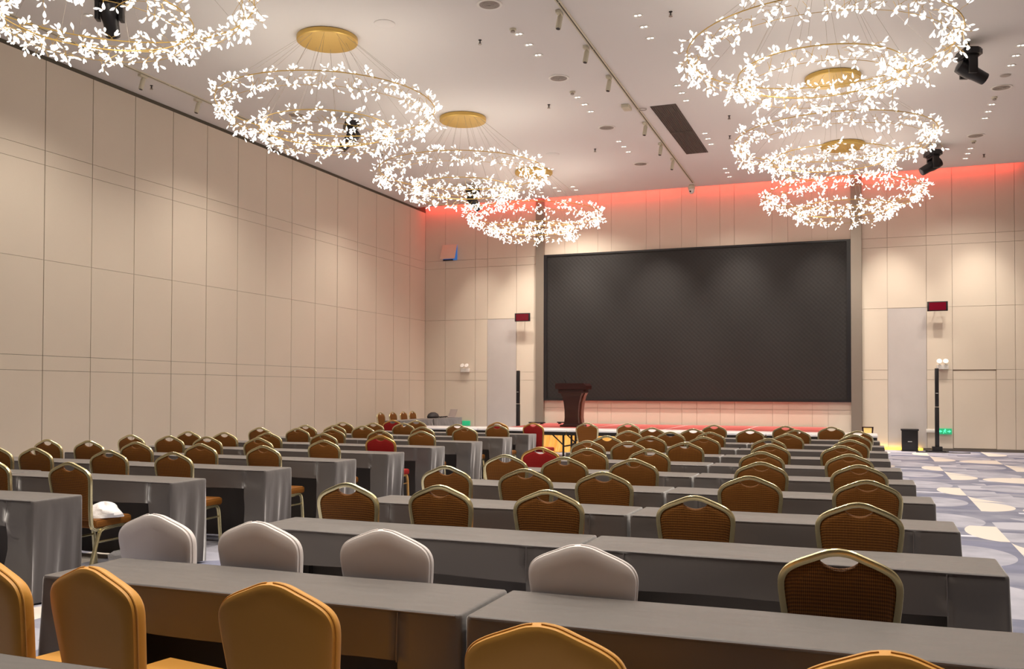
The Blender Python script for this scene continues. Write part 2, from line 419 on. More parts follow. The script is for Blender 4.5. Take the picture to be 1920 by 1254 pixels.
# gathered gold satin skirt along the front
b = MB(); N = 620; vs = []; fs = []
rnd = random.Random(3); ph = [rnd.uniform(0, 6.3) for _ in range(6)]
ZS = [SZ - .002, SZ - .03, .42, .28, .14, .05, .012]
for i in range(N + 1):
    x = -hx + 2 * hx * i / N
    W = lambda tt: math.sin(x * 52 + ph[0] + 1.8 * math.sin(x * 7 + ph[1]) + 2.2 * tt * math.sin(x * 4 + ph[3])) * .6 + math.sin(x * 29 + ph[2] + tt * 2) * .4
    for z in ZS:
        tt = (SZ - z) / SZ
        vs.append((x, hy0 - .014 - .02 * tt - tt * tt * .15 - (.03 + .04 * tt) * (W(tt) + 1), z))
K = len(ZS)
for i in range(N):
    for k in range(K - 1): fs.append((i * K + k, (i + 1) * K + k, (i + 1) * K + k + 1, i * K + k + 1))
b.add(vs, fs, True); b.obj('gold_skirt', 'skirt', t)
for x in (-7.2, -3.6): light('stage_foot_light', 'AREA', (x, 21.85, .5), 5, (1, .62, .25), (math.radians(60), 0, 0), shape='RECTANGLE', size=3.2, size_y=.05)

# bare white folding tables along the stage
def fold_white(x0, x1):
    t = thing('folding_table', ((x0 + x1) / 2, 21.05, 0), '', 'table', 'bare white folding tables along the stage')
    h = (x1 - x0) / 2 - .008
    B(-h, h, -.58, .58, .60, .645, bev=.008).obj('tabletop', 'tabletop', t)
    b = MB(); b.box(-h + .01, h - .01, -.572, -.54, .52, .60); b.box(-h + .03, h - .03, .52, .55, .55, .60)
    b.box(-h + .03, -h + .06, -.55, .55, .55, .60); b.box(h - .06, h - .03, -.55, .55, .55, .60); b.obj('under_frame', 'blackm', t)
    for sx in (-1, 1):
        for sy in (-1, 1):
            b = MB(); x = sx * (h - .09); y = sy * .48
            b.tube([(x, y, 0), (x, y, .57)], .026); b.tube([(x - sx * .01, y, .30), (x - sx * .30, y, .56)], .016)
            b.lathe([(.03, 0), (.03, .02), (.026, .03)], 10, (x, y, 0))
            b.obj('leg', 'blackm', t)
        b = MB(); x = sx * (h - .09)
        b.tube([(x, -.48, .26), (x, .48, .26)], .018); b.obj('cross_bar', 'blackm', t)
    return t
wt = fold_white(-8.72, -6.5)
wt['label'] = 'white-topped black-legged folding table in front of the lectern side of the stage'
for i, (a, lab) in enumerate([(-10.94, 'bare white folding table beyond the left chair block, nearest the long side wall'), (-6.5, 'white folding table before the stage, second of four from the lectern'),
             (-4.28, 'white folding table before the stage, third of four from the lectern'), (-2.06, 'white folding table at the right end of the row before the stage')]):
    dup(wt, ((a + a + 2.22) / 2, 21.05, 0), 0, lab)

# lectern
t = thing('lectern', (-7.45, 24.1, SZ + .003), 'dark red wooden lectern with flared top standing on the red stage', 'lectern')
b = MB(); prof = [(.25, .04), (.20, .10), (.185, .25), (.19, .45), (.215, .65), (.26, .82), (.31, .93)]
def loft(b, prof, dep, y0):
    vs = []; fs = []
    for (hw, z), d in zip(prof, dep): vs += [(-hw, y0 - d, z), (hw, y0 - d, z), (hw, y0 + d, z), (-hw, y0 + d, z)]
    n = len(prof)
    for i in range(n - 1):
        for k in range(4): fs.append((i * 4 + k, i * 4 + (k + 1) % 4, i * 4 + 4 + (k + 1) % 4, i * 4 + 4 + k))
    fs += [(3, 2, 1, 0), tuple(4 * (n - 1) + k for k in range(4))]
    b.add(vs, fs)
loft(b, prof, [.20, .19, .18, .18, .19, .2, .22], 0); b.obj('column', 'wood', t)
b = MB(); loft(b, [(.23, .10), (.215, .25), (.22, .45), (.245, .65), (.29, .82), (.335, .92)], [.12] * 6, .14); b.obj('side_wing', 'woodside', t)
B(-.30, .30, -.26, .26, 0, .05, bev=.008).obj('base', 'wood', t)
B(-.35, .35, -.25, .25, .90, 1.00, bev=.006).obj('collar', 'wood', t)
b = MB(); b.prism([(-.42, 1.00), (.42, 1.00), (.425, 1.10), (.37, 1.16), (-.42, 1.165)], -.28, .30, 'y'); b.obj('desk_top', 'wood', t)
b = MB(); b.tube([(-.24, .1, 1.14), (-.25, .08, 1.22), (-.26, -.02, 1.27)], .007); b.lathe([(.012, 0), (.016, .02), (.012, .04)], 10, (-.26, -.03, 1.255)); b.obj('microphone', 'black', t)
for x, y, lab in ((-8.25, 25.9, 'thin black bar lying on the red stage left of the lectern'), (-8.95, 25.4, 'flat black stand foot lying by the left corner of the stage')):
    b = MB(); b.tube([(-.25, 0, .05), (.25, .02, .05)], .018); b.box(-.20, -.14, -.05, .05, 0, .05); b.box(.12, .18, -.05, .05, 0, .05)
    o = b.obj('floor_bar', 'blackm'); o.location = (x, y, SZ); tag(o, lab, 'bar')

# ------------------------------------------------------------------ banquet chairs
OUT = [(0, 0), (.040, -.0055), (.09, -.025), (.147, -.049), (.183, -.071), (.202, -.098), (.208, -.130), (.204, -.185), (.194, -.27), (.182, -.37), (.176, -.46), (.175, -.50)]
def catmull(pts, n=4):
    P = [Vector(p) for p in pts]; out = []
    for i in range(len(P) - 1):
        a = P[max(i - 1, 0)]; b_, c = P[i], P[i + 1]; d = P[min(i + 2, len(P) - 1)]
        for k in range(n):
            t = k / n
            out.append(.5 * ((2 * b_) + (c - a) * t + (2 * a - 5 * b_ + 4 * c - d) * t * t + (3 * b_ - a - 3 * c + d) * t ** 3))
    out.append(P[-1]); return out
TOPZ, TOPY = .932, -.275
def backplane(x, dz, off=0):      # (x, height below the apex) -> 3D on the leaning back
    z = TOPZ + dz; y = TOPY + (-dz) * .135
    return (x, y + off, z)
def make_chair(name, label, frame, fab):
    t = thing(name, (0, 0, 0), label, 'chair')
    half = [(p.x, p.y) for p in catmull([(a, b_, 0) for a, b_ in OUT], 3)]
    # seat cushion
    b = MB(); b.box(-.20, .20, -.19, .225, .398, .475, bev=.024); b.obj('seat', fab, t)
    # back frame: one bent profile from under the seat, over the apex and down again
    side = [(.175, .04, .392), (.175, -.08, .385), (.175, -.165, .388), (.175, -.198, .405), (.176, -.210, .440)]
    right = [Vector(backplane(x, dz)) for x, dz in half if dz > -.475]
    path = [Vector(p) for p in side] + right[::-1]
    path = path + [Vector((-p.x, p.y, p.z)) for p in path[::-1][1:]]
    prof = [(-.012, -.013), (-.004, -.0145), (.004, -.0145), (.012, -.013), (.0145, -.006), (.012, -.002), (.012, .002), (.0145, .006), (.012, .013), (0, .0145), (-.012, .013), (-.0145, 0)]
    b = MB(); P = path; N = len(P); vs = []; fs = []
    for i in range(N):
        a = P[max(i - 1, 0)]; c = P[min(i + 1, N - 1)]; tt = (c - a).normalized()
        inw = Vector((-P[i].x, 0, .62 - P[i].z)) if P[i].z > .45 else Vector((-P[i].x, 0, 0))
        if P[i].z <= .45: n1 = Vector((1 if P[i].x > 0 else -1, 0, 0))
        else:
            n1 = -inw
        n1 = (n1 - tt * n1.dot(tt)).normalized(); n2 = tt.cross(n1).normalized()
        for q in prof: vs.append(P[i] + n1 * q[0] + n2 * q[1])
    K = len(prof)
    for i in range(N - 1):
        for k in range(K): fs.append((i * K + k, i * K + (k + 1) % K, (i + 1) * K + (k + 1) % K, (i + 1) * K + k))
    fs += [tuple(range(K)), tuple((N - 1) * K + k for k in range(K))]
    b.add(vs, fs, True); b.obj('back_frame', frame, t)
    # upholstered back with the hand hole left open at the top
    loop = []
    for x, dz in half:
        if dz < -.455: continue
        if x < .070: continue
        L_ = math.hypot(x, dz + .25); k = 1 - .010 / max(L_, .01)
        loop.append((x * k, -.25 + (dz + .25) * k))
    arc = [(.070 * c, -.034 - .028 * (1 - c * c)) for c in (0, .25, .5, .75, .95)]
    bot = [(.166, -.462), (.09, -.466), (0, -.467)]
    r = arc + loop + bot
    full = r + [(-x, z) for x, z in r[::-1][1:-1]]
    cx, cz = 0, -.25; n = len(full); b = MB(); vs = []; fs = []
    for sgn in (-1, 1):
        for s_, off in ((1, .006), (.965, .014), (.85, .019), (.5, .022)):
            for x, z in full: vs.append(backplane(cx + (x - cx) * s_, cz + (z - cz) * s_, sgn * off + .002))
        vs.append(backplane(cx, cz, sgn * .022 + .002))
    R = 4; blk = R * n + 1
    for q in range(2):
        o_ = q * blk
        for i in range(R - 1):
            for k in range(n): fs.append((o_ + i * n + k, o_ + i * n + (k + 1) % n, o_ + (i + 1) * n + (k + 1) % n, o_ + (i + 1) * n + k))
        for k in range(n): fs.append((o_ + (R - 1) * n + k, o_ + (R - 1) * n + (k + 1) % n, o_ + R * n))
    for k in range(n): fs.append((k, (k + 1) % n, blk + (k + 1) % n, blk + k))
    b.add(vs, fs, True); b.obj('backrest', fab, t)
    # legs: each side an inverted U, rear leg raked back
    lp = [(-.011, -.013), (.011, -.013), (.013, -.006), (.010, 0), (.013, .006), (.011, .013), (-.011, .013), (-.013, 0)]
    for sx in (-1, 1):
        x = sx * .184
        rear = catmull([(x, 0, .395), (x, -.06, .394), (x, -.115, .375), (x, -.145, .32), (x, -.19, .18), (x, -.245, .0)], 3)
        front = catmull([(x, 0, .395), (x, .12, .395), (x, .165, .375), (x, .185, .31), (x, .20, .16), (x, .215, .0)], 3)
        for pth in (rear, front):
            b = MB(); b.tube(pth, 0, prof=lp, upv=(1, 0, 0)); b.obj('leg', frame, t)
        b = MB(); b.tube([(x, -.155, .285), (x, .185, .285)], .009); b.obj('side_rail', frame, t)
    return t
def make_covered(name, label, m):
    """chair dressed in a stretch cover"""
    t = thing(name, (0, 0, 0), label, 'chair')
    half = [(p.x, p.y) for p in catmull([(a * 1.05, b_, 0) for a, b_ in OUT], 3)]
    full = half + [(-x, z) for x, z in half[::-1][:-1]]
    n = len(full); cz = -.27; vs = []; fs = []; b = MB()
    prof = [(-.036, .72), (-.034, .93), (-.026, .985), (-.010, 1.0), (.008, 1.0), (.012, .993), (.018, .99), (.028, .96), (.032, .88), (.034, .6)]
    for off, s_ in prof:
        for x, z in full: vs.append(backplane(x * s_, cz + (z - cz) * s_ + .004, off))
    vs.append(backplane(0, cz, -.034)); vs.append(backplane(0, cz, .036))
    R = len(prof)
    for i in range(R - 1):
        for k in range(n): fs.append((i * n + k, i * n + (k + 1) % n, (i + 1) * n + (k + 1) % n, (i + 1) * n + k))
    for k in range(n):
        fs.append((k, (k + 1) % n, R * n)); fs.append(((R - 1) * n + k, (R - 1) * n + (k + 1) % n, R * n + 1))
    b.add(vs, fs, True); b.obj('back_cover', m, t)
    pb = MB(); pb.tube([backplane(x * 1.004, cz + (z - cz) * 1.004 + .004, -.012) for x, z in full[:-1]], .003, 5); pb.obj('cover_seam', m, t)
    b = MB(); b.box(-.215, .215, -.20, .235, .43, .485, bev=.024); b.obj('seat_cover', m, t)
    # stretched skirt down to the four feet
    b = MB(); vs = []; fs = []; per = []
    c4 = [(-.21, -.20), (.21, -.20), (.21, .23), (-.21, .23)]; f4 = [(-.20, -.27), (.20, -.27), (.20, .22), (-.20, .22)]
    Np = 12; rowsz = 8
    for e in range(4):
        for k in range(Np):
            s_ = k / Np; a, c = c4[e], c4[(e + 1) % 4]; fa, fc = f4[e], f4[(e + 1) % 4]
            arch = 1 - abs(2 * s_ - 1); zb = .02 + .22 * min(1, arch * 1.6) ** .8
            for j in range(rowsz):
                tj = j / (rowsz - 1); z = .45 * (1 - tj) + zb * tj; q = 1 - z / .45
                ax = a[0] + (c[0] - a[0]) * s_; ay = a[1] + (c[1] - a[1]) * s_
                bx = fa[0] + (fc[0] - fa[0]) * s_; by = fa[1] + (fc[1] - fa[1]) * s_
                x = ax + (bx - ax) * q; y = ay + (by - ay) * q; pull = 1 - .10 * arch * math.sin(PI * min(1, q * 1.1))
                vs.append((x * pull, y * pull, z))
    T = 4 * Np
    for i in range(T):
        for j in range(rowsz - 1): fs.append((i * rowsz + j, ((i + 1) % T) * rowsz + j, ((i + 1) % T) * rowsz + j + 1, i * rowsz + j + 1))
    b.add(vs, fs, True); b.obj('leg_cover', m, t)
    for fx, fy in f4: 
        b = MB(); b.lathe([(.017, 0), (.017, .03), (.012, .05)], 10, (fx * .99, fy * .99, 0)); b.obj('foot', 'black', t)
    return t
PROTO = {}
def fit(x, y, ty, strips):
    for a, c in strips:
        if x + .215 > a and x - .215 < c: return min(y, ty - .51)
    return min(y, ty - .505)
def place(kind, x, yap, rz, label, group):
    yo = yap - TOPY * math.cos(rz); xo = x + TOPY * math.sin(rz)
    if kind not in PROTO:
        if kind == 'brown': t = make_chair('banquet_chair', label, 'gold', 'brown')
        elif kind == 'red': t = make_chair('red_banquet_chair', label, 'orange', 'red')
        elif kind == 'yellow': t = make_covered('yellow_covered_chair', label, 'yellow')
        else: t = make_covered('white_covered_chair', label, 'white')
        t['group'] = group; t.location = (xo, yo, 0); t.rotation_euler = (0, 0, rz); PROTO[kind] = t; return t
    return dup(PROTO[kind], (xo, yo, 0), rz, label, group)
RROW = [(2.99, -1.325, .62), (4.48, -1.38, .555), (5.80, -1.43, .475), (7.19, -1.485, .432), (8.60, -1.52, .365), (9.98, -1.60, .30), (11.37, -1.68, .22), (12.85, -1.69, .22), (14.25, -1.71, .198), (15.75, -1.76, .15)]
LROW = [(4.95, -5.50), (6.36, -5.51), (7.66, -5.50), (8.93, -5.49), (10.25, -5.56), (11.62, -5.63), (13.02, -5.64), (14.45, -5.69), (15.8, -5.73)]
rj = random.Random(11)
RC = {2: [(-3.215, 3.6, 'white'), (-2.60, 3.57, 'white'), (-1.97, 3.57, 'white'), (-1.047, 3.50, 'white'), (-.109, 3.70, 'brown')],
      3: [(-3.109, 5.19), (-2.506, 5.29), (-1.791, 5.28), (-.922, 5.32), (-.055, 5.29)], 4: [(-3.109, 6.70), (-2.442, 6.66), (-1.817, 6.62), (-.783, 6.72), (-.018, 6.72)],
      5: [(-3.149, 8.06), (-2.553, 7.98), (-1.926, 8.0), (-.852, 8.06), (-.082, 8.06)], 6: [(-3.239, 9.3, 'red'), (-2.723, 9.30), (-2.112, 9.44), (-.996, 9.48), (-.183, 9.42)],
      7: [(-3.149, 10.76), (-2.657, 10.78), (-2.004, 10.87), (-1.046, 10.86), (-.291, 10.87)], 8: [(-3.26, 12.05), (-2.711, 12.2), (-2.028, 12.3), (-1.191, 12.17), (-.223, 12.25)],
      9: [(-3.385, 13.75), (-2.721, 13.6), (-2.17, 13.9), (-1.076, 13.63), (-.193, 13.72)], 10: [(-3.313, 15.05), (-2.62, 14.9), (-1.75, 15.0), (-1.069, 15.15), (-.169, 15.07)],
      11: [(-4.942, 16.84), (-4.153, 16.84), (-2.567, 16.70), (-1.354, 16.72), (-.605, 16.67)]}
LC = {2: [(-6.993, 5.87), (-6.093, 5.83)], 3: [(-8.485, 7.36), (-7.928, 7.34), (-6.974, 7.22), (-6.184, 7.2)],
      4: [(-9.138, 8.5), (-8.507, 8.46), (-7.804, 8.5), (-6.906, 8.42), (-6.049, 8.38)], 5: [(-9.114, 9.75), (-8.459, 9.71), (-7.885, 9.76), (-7.108, 9.8), (-6.078, 9.61)],
      6: [(-9.151, 10.9), (-8.487, 10.85), (-7.867, 11.0), (-7.026, 11.1), (-6.016, 10.88, 'red')], 7: [(-9.088, 12.5), (-8.397, 12.52), (-7.761, 12.58), (-6.857, 12.38), (-6.133, 12.32)],
      8: [(-9.03, 13.7), (-8.55, 13.85), (-7.972, 13.81), (-6.874, 13.84), (-6.158, 13.95)], 9: [(-9.244, 15.27), (-8.54, 15.17), (-7.984, 15.32), (-6.858, 15.2), (-6.096, 15.2)],
      10: [(-8.981, 16.74, 'red'), (-8.427, 16.69), (-6.567, 16.4, 'red')]}
yl = ['leftmost, cut off by the photo edge', 'second from the left', 'third from the left', 'fourth from the left', 'rightmost, only its top in view']
for i, (x, y, rz) in enumerate([(-2.92, 2.43, -.16), (-2.45, 2.45, -.16), (-1.725, 2.46, -.04), (-.785, 2.28, 0), (.043, 2.33, 0)]):
    place('yellow', x, y, rz, 'yellow stretch-covered chair in the nearest row, ' + yl[i], 'yellow covered chairs in the nearest row')
for row, lst in RC.items():
    wcount = 0
    for i, c in enumerate(lst):
        kind = c[2] if len(c) > 2 else 'brown'
        if kind == 'white': lab = 'white stretch-covered chair, %s from the left behind the nearest grey tables' % NTH[i]; grp = 'white covered chairs in the second row'
        elif kind == 'red': lab = 'red banquet chair with orange-gold frame at the aisle end of the right-hand block'; grp = 'red banquet chairs'
        elif row == 2: lab = 'brown banquet chair, nearest brown one, right of the four white-covered chairs'; grp = 'brown banquet chairs of the right-hand block'
        elif row == 11: lab = 'brown banquet chair, %s from the left in the farthest row facing the stage' % NTH[i]; grp = 'brown banquet chairs in front of the stage'
        else: lab = 'brown banquet chair, %s from the left in the %s row of the right block' % (NTH[i], NTH[row - 1]); grp = 'brown banquet chairs of the right-hand block'
        yy = c[1]
        if row <= 10:
            ty, xm, xr = RROW[row - 1]; yy = fit(c[0], yy, ty, ((xm - 1.945, xm - 1.70), (xm - .253, xm + .253), (xr - .245, xr)))
        j = rj.uniform(-.03, .03)
        place(kind, c[0] + (.02 if i == 2 and kind == 'white' else 0), yy, 0 if kind == 'white' else j, lab, grp)
for row, lst in LC.items():
    for i, c in enumerate(lst):
        kind = c[2] if len(c) > 2 else 'brown'; grp = 'brown banquet chairs of the left-hand block'; n = len(lst) - 1 - i
        lab = 'brown banquet chair, %s from the aisle in the %s chair row of the left block' % (NTH[n], NTH[row - 2])
        if kind == 'red':
            grp = 'red banquet chairs'
            lab = {6: 'red banquet chair whose red seat shows beside the aisle of the left-hand block', 10: 'red banquet chair at the far left below the wall-side table' if c[0] < -8 else 'red banquet chair mostly hidden behind a brown one, left of the aisle by the stage'}[row]
        yy = c[1]
        if row <= 9:
            ty, xr = LROW[row - 1]; yy = fit(c[0], yy, ty, ((xr - 2.24, xr - 1.735), (xr - .245, xr), (xr - 3.98, xr - 3.73)))
        place(kind, c[0], yy, rj.uniform(-.01, .09), lab, grp)
place('red', -5.84, 16.36, -.15, 'whole red banquet chair standing in the aisle left of the lectern', 'red banquet chairs')
for i, (y, wd) in enumerate(((22.69, 'nearest the camera'), (23.39, 'second nearest the camera'), (24.03, 'third nearest the camera'), (24.6, 'nearest the end wall'))):
    place('brown', -12.55, y, -PI / 2, 'brown banquet chair behind the table along the side wall, ' + wd, 'brown chairs along the side wall')

# ------------------------------------------------------------------ cloth covered tables
def cloth_mesh(L, D, seed, fl, fr, full_front=False, H=.75):
    r = random.Random(seed); ph = [r.uniform(0, 6.28) for _ in range(12)]
    strip = .245
    # perimeter columns: (x, y, nx, ny, side)
    cols = []
    def seg(ax, ay, bx, by, nx, ny, n, side, inc=True):
        for k in range(n + 1):
            s = k / n; cols.append((ax + (bx - ax) * s, ay + (by - ay) * s, nx, ny, side, s))
    rr = .018
    def corner(cx, cy, a0, side):
        for k in range(1, 4):
            a = a0 + (PI / 2) * k / 4; cols.append((cx + rr * math.cos(a), cy + rr * math.sin(a), math.cos(a), math.sin(a), side, 0))
    seg(rr, 0, strip, 0, 0, -1, 5, 'f')
    if not full_front: seg(strip, 0, L - strip, 0, 0, -1, 30, 'a')
    else: seg(strip, 0, L - strip, 0, 0, -1, 30, 'f')
    seg(L - strip, 0, L - rr, 0, 0, -1, 5, 'f')
    corner(L - rr, rr, -PI / 2, 'c'); seg(L, rr, L, D - rr, 1, 0, 14, 'e'); corner(L - rr, D - rr, 0, 'c')
    seg(L - rr, D, rr, D, 0, 1, 34, 'b'); corner(rr, D - rr, PI / 2, 'c'); seg(0, D - rr, 0, rr, -1, 0, 14, 'e'); corner(rr, rr, PI, 'c')
    zs = [H, H - .001, H - .006, H - .016, .70, .65, .60, .562, .48, .39, .29, .19, .10, .012]
    ins = [.014, .007, .002, 0] + [0] * 10
    vs = []; fs = []; K = len(zs)
    sag = r.uniform(.3, 1)
    for (x, y, nx, ny, side, s) in cols:
        p = x * 1.0 + y * 1.7 + (3 if ny > .5 else 0) + (7 if nx > .5 else 0)
        for j, z in enumerate(zs):
            t = max(0, (H - .02 - z) / (H - .02)); o = -ins[j]
            flare = 0
            if nx > .3: flare = fr * nx
            elif nx < -.3: flare = fl * -nx
            o += flare * (t ** 1.3)
            if side in 'ecb':
                fe = fr if nx > .3 else (fl if nx < -.3 else .012)
                amp = .020 if (side != 'b' and abs(fe) > .01) else (.002 if side in 'ec' else .012)
                o += amp * t * (math.sin(p * 30 + ph[0]) * .6 + math.sin(p * 17 + ph[1] + t * 2) * .6 + .5)
                if side == 'e' and amp > .01: o += .030 * t * math.sin(PI * s) * math.sin(3.3 * PI * s + ph[8])
            if side in 'fa':
                w_ = math.sin(x * 9 + z * 14 + ph[2]) * .5 + math.sin(x * 5.2 - z * 22 + ph[3]) * .5 + .3 * math.sin(x * 31 + z * 40 + ph[4])
                o += (.010 + (.007 if side == 'f' else 0)) * min(1, t * 5) * w_ * sag + .004 * t
            zz = z + (.0012 * math.sin(x * 6 + ph[5]) if j < 4 else 0)
            if side == 'a' and j == 7: zz += .006 * math.sin(x * 4 + ph[6])
            if j == K - 1: zz = .012 + .004 * (1 + math.sin(p * 9 + ph[7]))
            ex = 0
            if side in 'ec' or side == 'f': pass
            vs.append((x + nx * o, y + ny * o, zz))
    n = len(cols)
    for i in range(n):
        i2 = (i + 1) % n; a, c = cols[i], cols[i2]
        if abs(a[0] - c[0]) < 1e-6 and abs(a[1] - c[1]) < 1e-6:
            for j in range(0, 7): pass
        kmax = 7 if (a[4] == 'a' and c[4] == 'a') else K - 1
        if a[4] != c[4] and 'a' in (a[4], c[4]): kmax = 7
        for j in range(kmax): fs.append((i * K + j, i2 * K + j, i2 * K + j + 1, i * K + j + 1))
    # top surface as a grid strip from the front inset loop to the rear
    NX, NY = 26, 6; o0 = len(vs)
    for i in range(NX + 1):
        for j in range(NY + 1):
            x = .014 + rr * .4 + (L - .028 - rr * .8) * i / NX; y = .014 + rr * .4 + (D - .028 - rr * .8) * j / NY
            z = H + .0012 * math.sin(x * 6 + ph[5]) + (.0035 * math.sin(x * 4.2 + y * 16 + ph[9]) * math.sin(x * 1.9 - y * 9 + ph[10]) + .0016) * math.sin(PI * i / NX) * math.sin(PI * j / NY)
            vs.append((x, y, z))
    for i in range(NX):
        for j in range(NY): fs.append((o0 + i * (NY + 1) + j, o0 + (i + 1) * (NY + 1) + j, o0 + (i + 1) * (NY + 1) + j + 1, o0 + i * (NY + 1) + j + 1))
    ring = [i * K for i in range(n)]
    # close the narrow rim between inset loop and grid
    bl = [o0 + i * (NY + 1) for i in range(NX + 1)]; br = [o0 + NX * (NY + 1) + j for j in range(NY + 1)]
    tr = [o0 + i * (NY + 1) + NY for i in range(NX, -1, -1)]; tl = [o0 + j for j in range(NY, -1, -1)]
    inner = bl + br[1:] + tr[1:] + tl[1:-1]
    def near(v, lst): return min(lst, key=lambda q: (vs[q][0] - vs[v][0]) ** 2 + (vs[q][1] - vs[v][1]) ** 2)
    for i in range(n):
        a, c = ring[i], ring[(i + 1) % n]; ia, ic = near(a, inner), near(c, inner)
        if ia == ic: fs.append((a, c, ia))
        else: fs.append((a, c, ic, ia))
    for i in range(len(inner)):
        a, c = inner[i], inner[(i + 1) % len(inner)]; q = near(a, ring); q2 = near(c, ring)
        if q != q2: pass
    b = MB(); b.add(vs, fs, True)
    return b
def seam_mesh(L, seed, H=.75):
    b = MB(); r = random.Random(seed); pts = [(x, -.001, H - .004 + .0012 * math.sin(x * 6 + r.random())) for x in [(.02 + (L - .04) * i / 20) for i in range(21)]]
    b.tube(pts, .0028, 5)
    for x in (.245, L - .245): b.tube([(x, -.002, H - .01), (x, -.012, .60), (x, -.010, .565)], .0028, 5)
    return b
def make_table(L, D):
    t = thing('folding_table', (0, 0, 0), '', 'table')
    B(.01, L - .01, .01, D - .01, .716, .742).obj('tabletop', 'ply', t)
    for x in (.16, L - .16):
        for y in (.07, D - .07):
            b = MB(); b.tube([(x, y, 0), (x, y, .716)], .015, 6); b.obj('leg', 'blackm', t)
    return t
TP = {}
seed = [100]
def cloth_table(x0, x1, y, D, lab, fl, fr, grp, rz=0, full_front=False):
    seed[0] += 1; L = x1 - x0
    o = cloth_mesh(L, D, seed[0], fl, fr, full_front).obj('tablecloth', 'cloth', flat=True)
    o.location = (x0, y, 0) if not rz else (x0, y, 0); o.rotation_euler = (0, 0, rz)
    tag(o, 'grey cloth over ' + lab, 'tablecloth', grp)
    sm = seam_mesh(L, seed[0]).obj('piping', 'seam', o)
    key = 'T'
    if key not in TP: TP[key] = make_table(1.90, .45); t = TP[key]; t.location = (x0, y, 0); t.rotation_euler = (0, 0, rz); t['label'] = 'folding table hidden under ' + lab; t['group'] = 'tables under the grey cloths'
    else: t = dup(TP[key], (x0, y, 0), rz, 'folding table hidden under ' + lab)
    t.scale = (L / 1.90, D / .45, 1)
for i, (y, xm, xr) in enumerate(RROW):
    rn = NTH[i] + ' row of the right block' if i else 'nearest row of the right block'
    cloth_table(xm - 1.945, xm - .008, y, .46, 'the left table of the ' + rn, .05, .004, 'grey cloths of the right-hand block')
    cloth_table(xm + .008, xr, y, .46, 'the right table of the ' + rn, .004, .03, 'grey cloths of the right-hand block')
cloth_table(-3.45, -1.45, 1.60, .47, 'the table corner at the bottom left of the photo', .03, .004, 'grey cloths of the right-hand block')
for i, (y, xr) in enumerate(LROW):
    rn = NTH[i] + ' row of the left block'
    cloth_table(xr - 1.98, xr, y, .45, 'the aisle-side table of the ' + rn, .004, -.05, 'grey cloths of the left-hand block')
    cloth_table(xr - 3.98, xr - 1.995, y + .05, .45, 'the wall-side table of the ' + rn, .03, .004, 'grey cloths of the left-hand block')
for y, l in ((21.75, 'the nearer table standing along the side wall'), (23.77, 'the farther table along the side wall, with the laptop')):
    # these stand lengthways along the long wall, their full cloth toward the room
    seed[0] += 1; L = 1.98
    o = cloth_mesh(L, .45, seed[0], .01, .01, True).obj('tablecloth', 'cloth', flat=True)
    o.location = (-11.45, y, 0); o.rotation_euler = (0, 0, PI / 2); tag(o, 'grey tablecloth over ' + l, 'tablecloth', 'grey cloths along the side wall')
    t = dup(TP['T'], (-11.45, y, 0), PI / 2, 'folding table hidden under ' + l); t.scale = (1.04, 1, 1)

# things lying about
b = MB(); r = random.Random(5); vs = []; fs = []; NU, NV = 18, 9
for j in range(NV):
    a = (j / (NV - 1)) * PI / 2
    for i in range(NU):
        q = 2 * PI * i / NU; k = 1 + .12 * math.sin(3 * q + j) + r.uniform(-.05, .05)
        vs.append((.15 * math.cos(q) * math.cos(a) * k, .12 * math.sin(q) * math.cos(a) * k, .11 * math.sin(a) * (1 + .15 * math.sin(2 * q))))
for j in range(NV - 1):
    for i in range(NU): fs.append((j * NU + i, j * NU + (i + 1) % NU, (j + 1) * NU + (i + 1) % NU, (j + 1) * NU + i))
fs.append(tuple(range(NU))); fs.append(tuple((NV - 1) * NU + i for i in range(NU))); b.add(vs, fs, True)
o = b.obj('cloth_bag', 'paper'); o.location = (-5.98, 6.10, .476); tag(o, 'crumpled white cloth bag lying on a brown chair seat beside the aisle', 'bag')
b = MB(); b.prism([(-.14, .0), (.13, .01), (.15, .07), (.06, .10), (-.08, .09), (-.15, .05)], -.10, .10, 'y'); o = b.obj('cloth_pouch', 'paper'); o.location = (-6.20, 6.62, .012)
tag(o, 'small white pouch lying under the table behind the chair with the bag', 'bag')
b = MB(); b.lathe([(.001, 0), (.20, 0), (.21, .05), (.17, .12), (.08, .165), (.001, .17)], 20)
o = b.obj('backpack', 'bagm'); o.scale = (.75, 1.1, 1.0); o.location = (-11.70, 24.25, .752); tag(o, 'black bag slumped on the wall-side table, left of the laptop', 'bag')
t = thing('laptop', (-11.68, 25.25, .757), 'open silver laptop on the end of the wall-side table', 'laptop', rz=-.5)
B(-.17, .17, -.12, .12, 0, .018).obj('keyboard_base', 'silver', t)
b = MB(); b.prism([(.12, .018), (.132, .018), (.215, .23), (.203, .23)], -.17, .17, 'x'); b.obj('screen', 'silver', t)
b = MB(); rr_ = random.Random(2); pts = [(-11.62 + .05 * math.sin(k * 1.9), 24.5 + k * .028, .765 + .012 * (k % 3)) for k in range(18)]
b.tube(pts, .012, 6); o = b.obj('cable_bundle', 'bagm'); tag(o, 'tangle of black cables on the wall-side table between bag and laptop', 'cable')

